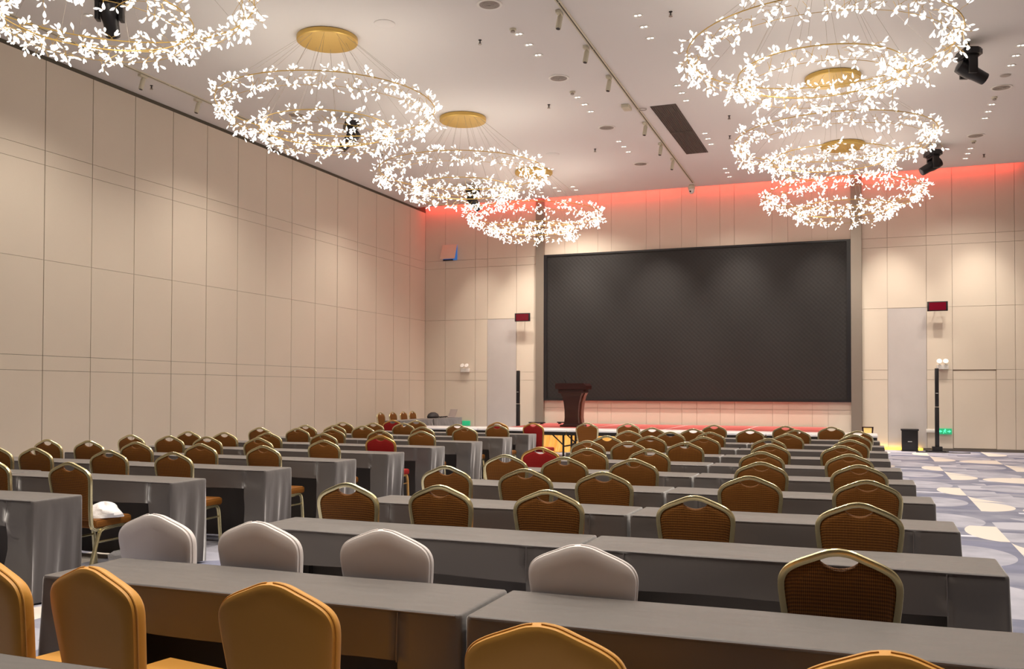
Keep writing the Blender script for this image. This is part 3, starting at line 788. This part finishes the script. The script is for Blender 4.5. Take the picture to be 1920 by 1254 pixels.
# ------------------------------------------------------------------ end wall fittings
def ir(x, z, lab):
    t = thing('infrared_panel', (x, YB - .22, z), lab, 'panel', 'dark red infrared panels on the end wall')
    B(-.245, .245, -.02, .02, -.125, .125, bev=.006).obj('housing', 'black', t)
    B(-.20, .20, -.026, -.018, -.10, .10).obj('front_panel', 'ir', t)
    b = MB(); b.tube([(0, .02, .06), (0, .215, .10)], .012); b.tube([(0, .215, .06), (0, .215, .14)], .02); b.obj('wall_bracket', 'blackm', t)
ir(-9.82, 3.77, 'small dark red infrared panel on the wall left of the video wall')
ir(1.655, 3.76, 'small dark red infrared panel high on the wall right of the video wall')
def emer(x, z, lab):
    t = thing('emergency_light', (x, YB - .06, z), lab, 'emergency light', 'twin-head emergency lights')
    B(-.14, .14, -.04, .055, -.09, .03, bev=.008).obj('housing', 'whitep', t)
    for s in (-1, 1):
        b = MB(); mt = Matrix.Rotation(math.radians(62), 3, 'X'); b.lathe([(.02, -.03), (.062, .02), (.066, .045), (.05, .048)], 18, (s * .075, -.01, .10), mt)
        b.tube([(s * .075, .0, .03), (s * .075, 0, .085)], .010); b.obj('lamp_head', 'whitep', t)
emer(-11.79, 2.21, 'white twin-head emergency light on the wall left of the grey door')
emer(1.775, 2.22, 'white twin-head emergency light above the right column speaker')
def exit_sign(x, z, lab, on):
    t = thing('exit_sign', (x, YB - .03, z), lab, 'exit sign', 'green exit signs')
    B(-.17, .17, -.02, .028, -.075, .075, bev=.005).obj('housing', 'green', t)
    b = MB()
    def P(poly, y=-.024): b.prism(poly, y, y + .004, 'y')
    b.lathe([(.016, -.002), (.016, .002)], 12, (.012, -.024, .048), Matrix.Rotation(PI / 2, 3, 'X'))        # running figure
    P([(-.01, .035), (.018, .032), (.010, -.005), (-.016, -.002)]); P([(-.016, 0), (-.002, 0), (-.026, -.055), (-.040, -.05)]); P([(.0, .0), (.012, -.004), (.034, -.03), (.026, -.042)])
    P([(-.01, .03), (-.038, .012), (-.032, .002), (-.006, .018)]); P([(.014, .028), (.04, .016), (.036, .006), (.010, .016)])
    for s in (-1, 1):                                                                                        # arrows
        P([(s * .15, .0), (s * .105, .035), (s * .105, .013), (s * .065, .013), (s * .065, -.013), (s * .105, -.013), (s * .105, -.035)][::s])
    b.obj('pictogram', 'greenon' if on else 'green', t)
exit_sign(-11.795, .53, 'dim green exit sign low on the end wall beside the left grey door', False)
exit_sign(1.82, .515, 'bright green lit exit sign low on the wall by the right column speaker', True)
o = B(-.13, .13, -.018, .012, -.045, .045, bev=.005).obj('socket_plate', 'whitep'); o.location = (1.51, YB - .016, .52); tag(o, 'white socket plate low on the wall left of the lit exit sign', 'socket')
# open access flap
t = thing('access_flap', (-12.33, YB - .01, 5.89), 'open cream access flap showing blue inside, high on the wall in the left corner', 'hatch')
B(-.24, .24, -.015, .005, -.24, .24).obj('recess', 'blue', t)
b = MB(); b.prism([(-.02, .25), (-.005, .25), (-.20, -.22), (-.215, -.215)], -.26, .24, 'x'); b.obj('flap_door', 'wall', t)
B(-.24, .1, -.03, -.01, -.25, -.21).obj('hinge', 'black', t)
# line column speakers
def column_speaker(x, y, lab):
    t = thing('column_speaker', (x, y, 0), lab, 'speaker', 'slim black column speakers')
    b = MB(); b.prism([(-.20, -.16), (.20, -.16), (.27, 0), (.16, .2), (-.16, .2), (-.27, 0)], 0, .05); b.prism([(-.12, -.1), (.12, -.1), (.12, .12), (-.12, .12)], .05, .15); b.obj('base', 'black', t)
    B(-.05, .05, -.05, .05, .15, 1.15, bev=.01).obj('lower_column', 'black', t)
    B(-.046, .046, -.046, .046, 1.16, 2.14, bev=.01).obj('upper_column', 'black', t)
    B(-.03, .03, -.052, -.046, 1.50, 1.512).obj('badge', 'glow', t)
    b = MB(); b.tube([(-.5, -.2, .012), (-.2, -.2, .012), (.2, -.2, .012), (.5, -.25, .012), (.75, -.15, .012)], .012, 5); b.obj('cable', 'black', t)
column_speaker(1.60, 26.1, 'tall slim black column speaker on the floor beside the lit exit sign')
column_speaker(-9.75, 26.0, 'tall slim black column speaker left of the video wall')
t = thing('subwoofer', (.97, 26.42, 0), 'black box loudspeaker standing on the floor before the grey door, right of the stage', 'speaker')
B(-.195, .195, -.16, .2, .02, .54, bev=.012).obj('cabinet', 'black', t)
B(-.215, .215, -.175, .21, .535, .575, bev=.008).obj('top_cap', 'black', t)
B(-.205, .205, -.17, .2, 0, .022).obj('foot_plate', 'black', t)
B(-.05, .05, -.164, -.158, .245, .262).obj('badge', 'glow', t)
o = B(-.16, 1.30, YB - .05, YB - .015, .005, .068).obj('light_strip', 'ledgold'); tag(o, 'glowing yellow light strip along the foot of the end wall, behind the subwoofer', 'light strip')
light('strip_glow', 'AREA', (.55, YB - .09, .06), 1.6, (1, .6, .15), (math.radians(100), 0, 0), shape='RECTANGLE', size=1.4, size_y=.05)
t = thing('low_chair', (-.05, 26.25, 0), 'small dark-framed low chair with glowing yellow back beside the right taupe upright', 'chair')
b = MB(); b.prism([(-.145, .62), (.145, .62), (.13, .595), (-.13, .595)], -.02, .01, 'y'); b.prism([(-.145, .62), (-.105, .62), (-.09, .36), (-.125, .36)], -.02, .01, 'y'); b.prism([(.145, .62), (.125, .36), (.09, .36), (.105, .62)], -.02, .01, 'y')
b.box(-.1, .1, -.02, .01, .40, .415); b.obj('back_frame', 'wood', t)
B(-.10, .10, -.012, .004, .415, .598).obj('backrest', 'back_glow', t)
B(-.14, .14, -.27, .02, .33, .385, bev=.015).obj('seat', 'tabletop', t)
for sx in (-1, 1):
    for y in (-.25, 0): B(sx * .12 - .015, sx * .12 + .015, y - .015, y + .015, 0, .33).obj('leg', 'wood', t)

# ------------------------------------------------------------------ ceiling fittings
def disc(b, r0, r1, z0, z1, n=28, loc=(0, 0)):
    vs = []; 
    for r, z in ((r0, z0), (r1, z0), (r1, z1), (r0, z1)):
        for k in range(n): vs.append((loc[0] + r * math.cos(2 * PI * k / n), loc[1] + r * math.sin(2 * PI * k / n), z))
    fs = []
    for i in range(4):
        for k in range(n): fs.append((i * n + k, i * n + (k + 1) % n, ((i + 1) % 4) * n + (k + 1) % n, ((i + 1) % 4) * n + k))
    b.add(vs, fs, True)
dlp = None
def downlight(x, y, lab, grp):
    global dlp
    if dlp is None:
        t = thing('downlight', (x, y, CH), lab, 'downlight', grp)
        b = MB(); disc(b, .062, .082, -.008, .002); b.obj('trim_ring', 'whitep', t)
        b = MB()
        for q in (-1, 1): b.lathe([(.021, -.004), (.021, -.001)], 16, (q * .030, 0, 0))
        b.obj('lamp', 'led', t); dlp = t; return
    dup(dlp, (x, y, CH), 0, lab, grp)
def trio(pts, where):
    for (x, y), n in zip(pts, ('nearest', 'middle', 'farthest')): downlight(x, y, 'recessed downlight, %s of the trio %s' % (n, where), 'recessed downlights')
ord4 = ('first set', 'second set', 'third set', 'fourth set')
for i, y in enumerate((13.96, 17.38, 20.8)): trio([(-5.24 - .016 * (y - 14), y), (-5.245 - .016 * (y - 14), y + .49), (-5.26 - .016 * (y - 14), y + .99)], 'left of the track, ' + ord4[i])
for i, y in enumerate((13.9, 17.36, 20.81, 24.29)): trio([(-3.28 - .016 * (y - 14), y), (-3.29 - .016 * (y - 14), y + .47), (-3.30 - .016 * (y - 14), y + .97)], 'right of the track, ' + ord4[i])
for i, (x, y) in enumerate(((2.36, 17.33), (2.30, 20.7), (2.24, 24.28))): trio([(x, y), (x - .01, y + .5), (x - .02, y + 1.0)], 'at the far right of the ceiling, ' + ord4[i])
for x, y, l in ((-8.27, 24.94, 'nearer left'), (-8.28, 25.38, 'farther left'), (-7.75, 24.98, 'nearer right'), (-7.78, 25.41, 'farther right'), (-8.82, 25.41, 'leftmost')):
    downlight(x, y, 'small ceiling downlight, %s of the five above the lectern' % l, 'recessed downlights')
for x, y, l in ((-11.13, 10.95, 'nearest, beside the first moving head'), (-11.16, 11.9, 'second, beside the first moving head'), (-11.12, 15.23, 'inside the second chandelier ring'), (-11.1, 18.7, 'behind the second chandelier')):
    downlight(x, y, 'recessed downlight over the left block, ' + l, 'recessed downlights')
vp = None
VENT = [(-5.24, 12.72, 'nearest the camera, above the aisle'), (-5.29, 16.18, 'second, above the aisle'), (-5.31, 19.6, 'third, above the aisle'), (-5.36, 23.04, 'farthest, above the aisle'), (-11.14, 13.13, 'near the first left chandelier'),
        (-11.11, 16.44, 'seen through the second left chandelier'), (-11.13, 19.89, 'below the second left chandelier'), (2.34, 19.6, 'nearer, at the far right'), (2.24, 23.09, 'farther, at the far right')]
for x, y, l in VENT:
    lab = 'round grey ceiling air diffuser, ' + l
    if vp is None:
        t = thing('air_diffuser', (x, y, CH), lab, 'air vent', 'round ceiling diffusers')
        b = MB(); disc(b, .155, .19, -.012, .002, 36); b.obj('rim', 'whitep', t)
        b = MB()
        for k in range(5): disc(b, .022 + k * .028, .038 + k * .028, -.020 + .002 * k, -.004, 32)
        b.lathe([(.150, -.003), (.150, .001)], 30); b.obj('louvre_rings', 'grille', t); vp = t
    else: dup(vp, (x, y, CH), 0, lab)
sp = None
for x, y, l in ((-7.05, 12.815, 'pale flat round ceiling speaker right of the first whole chandelier'), (-7.14, 21.37, 'pale flat round ceiling speaker beyond the second chandelier plate'), (2.32, 18.87, 'small pale round ceiling speaker at the far right')):
    b = MB(); r_ = .165 if x < 0 else .09; b.lathe([(r_, 0), (r_, -.008), (r_ - .012, -.014), (.01, -.015)], 36)
    o = b.obj('ceiling_speaker', 'grille' if x > 0 else 'ceiling'); o.location = (x, y, CH); tag(o, l, 'ceiling speaker')
spk = None
SPR = [(-5.92, 13.97, 'left of the nearest downlight trio'), (-5.97, 17.63, 'left of the second downlight trio'), (-6.04, 21.25, 'left of the third downlight trio'), (-2.78, 13.93, 'left of the nearest right chandelier'), (-2.70, 19.65, 'right of the dark air grille'), (-2.9, 21.2, 'past the dark air grille'), (-12.6, 13.9, 'over the left wall panels'), (-12.6, 17.6, 'farther along over the left wall panels'), (2.6, 25.0, 'at the far right by the red cove')]
for x, y, l in SPR:
    lab = 'small ceiling sprinkler head ' + l
    if spk is None:
        t = thing('sprinkler', (x, y, CH), lab, 'sprinkler', 'sprinkler heads')
        b = MB(); b.lathe([(.028, 0), (.028, -.008), (.010, -.012), (.010, -.06)], 12); b.obj('body', 'blackm', t)
        b = MB(); b.lathe([(.03, -.075), (.03, -.068)], 12); b.tube([(-.02, 0, -.03), (-.02, 0, -.07)], .004, 5); b.tube([(.02, 0, -.03), (.02, 0, -.07)], .004, 5); b.obj('deflector', 'wire', t); spk = t
    else: dup(spk, (x, y, CH), 0, lab)
sdp = None
for x, y, l in ((-5.25, 13.72, 'before the nearest downlight trio'), (-5.29, 17.02, 'before the second downlight trio'), (2.29, 20.2, 'at the far right between diffuser and downlights'), (2.24, 23.57, 'at the far right past the farther diffuser')):
    lab = 'small round smoke detector ' + l
    if sdp is None:
        t = thing('smoke_detector', (x, y, CH), lab, 'smoke detector', 'smoke detectors')
        b = MB(); b.lathe([(.055, 0), (.055, -.02), (.045, -.03)], 20); b.obj('base', 'cream', t)
        b = MB(); b.lathe([(.03, -.03), (.038, -.055), (.02, -.062)], 16); b.obj('sensor', 'grille', t); sdp = t
    else: dup(sdp, (x, y, CH), 0, lab)
# long dark air grille
t = thing('air_grille', (-3.84, 20.45, CH), 'long dark brown rectangular air grille in the ceiling right of the track', 'air vent')
b = MB(); b.box(-.26, .26, -2.0, 2.0, -.012, -.001); b.obj('backing', 'duct', t)
b = MB()
for k in range(13): b.box(-.245 + k * .0405, -.239 + k * .0405, -1.98, 1.98, -.026, -.012)
b.box(-.25, .25, -.015, .015, -.028, -.012); b.obj('louvres', 'base', t)
# track and its spotlights
def track(x0, y0, x1, y1, lab):
    b = MB(); n = 1
    dx, dy = x1 - x0, y1 - y0; L = math.hypot(dx, dy)
    t = thing('lighting_track', (x0, y0, CH), lab, 'track', rz=math.atan2(-dx, dy))
    b = MB(); b.box(-.035, -.012, 0, L, -.02, 0); b.box(.012, .035, 0, L, -.02, 0); b.obj('rail', 'cream', t)
    b = MB(); k = 0
    while k < L: b.box(-.012, .012, k + .03, min(k + 1.97, L), -.016, 0); k += 2
    b.obj('slot', 'groove', t)
track(-4.17, 9.0, -4.50, 25.6, 'long ceiling spotlight track running to the video wall')
track(-12.19, 6.0, -12.27, 16.6, 'ceiling spotlight track along the left wall')
tsp = None
TS = [(-4.27, 13.33, 'on the long track, nearest the camera'), (-4.30, 14.86, 'on the long track, second'), (-4.33, 16.42, 'on the long track, third'), (-4.37, 19.53, 'on the long track, just past the square box'), (-4.41, 21.3, 'on the long track, fifth'), (-4.43, 22.8, 'on the long track, farthest'),
      (-12.24, 13.37, 'on the left-wall track, nearer'), (-12.26, 14.89, 'on the left-wall track, farther')]
for i, (x, y, l) in enumerate(TS):
    x -= .015
    lab = 'white spotlight ' + l
    if tsp is None:
        t = thing('track_spotlight', (x, y, CH), lab, 'spotlight', 'white track spotlights')
        B(-.10, -.03, -.09, .09, -.05, -.005, bev=.006).obj('driver_box', 'cream', t)
        b = MB(); b.tube([(-.05, 0, -.04), (-.05, 0, -.10)], .012); b.obj('stem', 'cream', t)
        hd = MB(); mt = Matrix.Rotation(math.radians(-12), 3, 'X') @ Matrix.Rotation(math.radians(6), 3, 'Y'); hd.lathe([(.035, .0), (.042, -.01), (.042, -.20), (.036, -.205)], 18, (-.05, 0, -.08), mt)
        h = hd.obj('lamp_head', 'cream', t)
        b = MB(); b.lathe([(.033, -.2052), (.033, -.208)], 16, (-.05, 0, -.08), mt); b.obj('lens', 'black', h); tsp = t
    else: dup(tsp, (x, y, CH), 0, lab)
o = B(-.19, -.04, -.14, .14, -.07, -.002, bev=.006).obj('junction_box', 'cream'); o.location = (-4.42, 18.25, CH); tag(o, 'square cream box fixed beside the ceiling track', 'box')
b = MB(); disc(b, .075, .09, -.012, .0, 24); o = b.obj('ring_fitting', 'grille'); o.location = (-4.27, 18.5, CH - .022); tag(o, 'small round ring fitting on the ceiling track beside the cream box', 'fitting')
t = thing('dome_camera', (-4.58, 25.85, CH), 'white dome security camera hanging below the ceiling before the red cove', 'camera')
b = MB(); b.lathe([(.06, 0), (.07, -.03), (.10, -.05), (.10, -.12), (.085, -.13)], 20); b.obj('mount', 'cream', t)
b = MB(); b.lathe([(.082, -.13), (.085, -.18), (.06, -.24), (.02, -.26)], 20); hb = b.obj('dome', 'whitep', t)
b = MB(); b.lathe([(.022, 0), (.022, .03)], 14, (-.02, -.062, -.205), Matrix.Rotation(PI / 2, 3, 'X')); b.obj('lens', 'black', hb)
# moving head stage lights
def moving_head(x, y, rz, tilt, lab):
    t = thing('moving_head_light', (x, y, CH), lab, 'stage light', 'black moving head stage lights', rz)
    b = MB(); b.tube([(0, 0, 0), (0, 0, -.12)], .02); b.box(-.06, .06, -.02, .02, -.14, -.09); b.obj('clamp', 'blackm', t)
    b = MB(); oc = [(-.235, -.07), (-.17, -.15), (.17, -.15), (.235, -.07), (.235, .07), (.17, .15), (-.17, .15), (-.235, .07)]
    b.prism([(a * .9, c * .9) for a, c in oc], -.16, -.13); b.prism(oc, -.24, -.16); b.prism([(a * .75, c * .75) for a, c in oc], -.27, -.24); b.obj('base', 'black', t)
    b = MB(); b.box(-.19, -.13, -.07, .07, -.55, -.26, bev=.012); b.box(.13, .19, -.07, .07, -.55, -.26, bev=.012); b.box(-.17, .17, -.07, .07, -.31, -.26, bev=.012); b.obj('yoke', 'black', t)
    b = MB(); mt = Matrix.Rotation(tilt, 3, 'X')
    b.lathe([(.06, .20), (.115, .18), (.125, .10), (.125, -.02), (.105, -.12), (.098, -.30), (.09, -.31)], 22, (0, 0, -.46), mt); h = b.obj('head', 'black', t)
    b = MB(); b.lathe([(.075, -.305), (.075, -.316)], 18, (0, 0, -.46), mt); b.obj('lens', 'lens', h)
moving_head(1.54, 16.9, PI / 2 + .35, math.radians(-62), 'black moving head stage light hanging at the right of the nearest right chandelier')
moving_head(1.40, 23.7, PI / 2 + .35, math.radians(60), 'black moving head stage light hanging against the red cove at right')
moving_head(-9.95, 10.15, .5, math.radians(35), 'black moving head stage light seen through the top left chandelier')
moving_head(-10.1, 16.95, -.9, math.radians(-40), 'black moving head stage light behind the second left chandelier')
moving_head(-10.25, 23.7, -.8, math.radians(40), 'black moving head stage light behind the third left chandelier')

# ------------------------------------------------------------------ chandeliers
def leaf_geo(mt, b):
    n = 6; prof = [(.0, 0), (.008, .014), (.019, .042), (.023, .064), (.016, .086), (.0, .100)]
    vs = []; fs = []
    for i, (r_, z) in enumerate(prof):
        if i in (0, len(prof) - 1): vs.append(mt @ Vector((0, 0, z))); continue
        for k in range(n): vs.append(mt @ Vector((r_ * math.cos(2 * PI * k / n), r_ * .62 * math.sin(2 * PI * k / n), z)))
    R = len(prof) - 2
    for k in range(n): fs.append((0, 1 + k, 1 + (k + 1) % n))
    for i in range(R - 1):
        for k in range(n): fs.append((1 + i * n + k, 1 + i * n + (k + 1) % n, 1 + (i + 1) * n + (k + 1) % n, 1 + (i + 1) * n + k))
    last = 1 + R * n
    for k in range(n): fs.append((1 + (R - 1) * n + k, last, 1 + (R - 1) * n + (k + 1) % n))
    b.add(vs, fs, True)
ZB, ZS_ = 6.13 - CH, 5.77 - CH
RB, RS = 1.74, 1.06
def make_chandelier(lab):
    t = thing('chandelier', (CHAND[1][0], CHAND[1][1], CH), lab, 'chandelier', 'leafy double-ring chandeliers')
    b = MB(); b.lathe([(.46, 0), (.49, -.012), (.49, -.072), (.475, -.085), (.46, -.085)], 48); pl_ = b.obj('ceiling_plate', 'brass', t)
    rnd = random.Random(21); leaves = []; twigs = MB()
    for R_, z, N in ((RB, ZB, 300), (RS, ZS_, 180)):
        pts = [(R_ * math.cos(2 * PI * k / 72), R_ * math.sin(2 * PI * k / 72), z) for k in range(72)]
        b = MB(); b.tube(pts, .008, 6, closed=True); b.obj('ring', 'brass', t)
        b = MB(); r2 = R_ * .93; pts = [(r2 * math.cos(2 * PI * k / 72), r2 * math.sin(2 * PI * k / 72), z - .17) for k in range(72)]
        b.tube(pts, .004, 5, closed=True); b.obj('lower_ring', 'brass', t)
        for k in range(N):
            a = 2 * PI * (k + rnd.uniform(-.3, .3)) / N
            c = Vector((math.cos(a), math.sin(a), 0)); tan = Vector((-math.sin(a), math.cos(a), 0))
            up_ = rnd.random() < .30
            p0 = c * R_ + Vector((0, 0, z)) if up_ else c * (R_ * rnd.choice((1, .93))) + Vector((0, 0, z - rnd.uniform(0, .15)))
            d = c * rnd.uniform(-.13, .13) + tan * rnd.uniform(-.12, .12) + Vector((0, 0, rnd.uniform(-.01, .07) if up_ else rnd.uniform(-.16, .02)))
            p1 = p0 + d; twigs.tube([p0, p0 + d * .5 + Vector((0, 0, .012)), p1], .0028, 4)
            for q in range(3):
                dirv = (d.normalized() * .7 + Vector((rnd.uniform(-1, 1), rnd.uniform(-1, 1), rnd.uniform(-1, .8) + (.5 if up_ else -.2)))).normalized()
                base = p0 + d * rnd.choice((.55, .8, 1.0))
                st = base + dirv * .015; twigs.tube([base, st], .002, 4)
                leaves.append((st, dirv, rnd.uniform(.64, .86)))
    tw = twigs.obj('twigs', 'brass', t); tw['kind'] = 'stuff'
    def mtx(st, d, s):
        q = d.to_track_quat('Z', 'Y'); return Matrix.Translation(st) @ q.to_matrix().to_4x4() @ Matrix.Scale(s, 4)
    # about a hundred leaves as parts: the largest seen are those of the near half of the big ring
    order = sorted(range(len(leaves)), key=lambda i: leaves[i][0].y)
    near = set(order[::3][:100]); lb = MB(); lb_me = MB(); leaf_geo(Matrix.Identity(4), lb_me); me = lb_me.mesh('glass_leaf', 'leaf')
    for i, (st, d, s) in enumerate(leaves):
        if i in near:
            o = bpy.data.objects.new('glass_leaf', me); C.objects.link(o); o.parent = t; o.matrix_local = mtx(st, d, s)
        else: leaf_geo(mtx(st, d, s), lb)
    ol = lb.obj('leaf_cluster', 'leaf', t); ol['kind'] = 'stuff'
    for R_, z, N, r0 in ((RB, ZB, 14, .44), (RS, ZS_, 8, .30)):
        for k in range(N):
            a = 2 * PI * (k + .5) / N; b = MB(); b.tube([(r0 * math.cos(a), r0 * math.sin(a), -.085), (R_ * math.cos(a), R_ * math.sin(a), z)], .0022, 4); b.obj('suspension_wire', 'wire', t)
    return t
cl = {0: 'double-ring leafy chandelier cut off at the top left corner', 1: 'double-ring leafy chandelier, nearest whole one in the left line', 2: 'double-ring leafy chandelier, middle one of the left line',
      3: 'double-ring leafy chandelier, farthest of the left line, above the lectern', 5: 'double-ring leafy chandelier, nearest in the right line, cut by the top edge', 6: 'double-ring leafy chandelier, middle one of the right line', 7: 'double-ring leafy chandelier, farthest of the right line, before the red cove'}
ch0 = make_chandelier(cl[1])
for i, (x, y) in enumerate(CHAND):
    if i in (1, 4): continue
    dup(ch0, (x, y, CH), [.0, 0, .5, -.4, 0, .3, -.3, .7][i], cl[i])
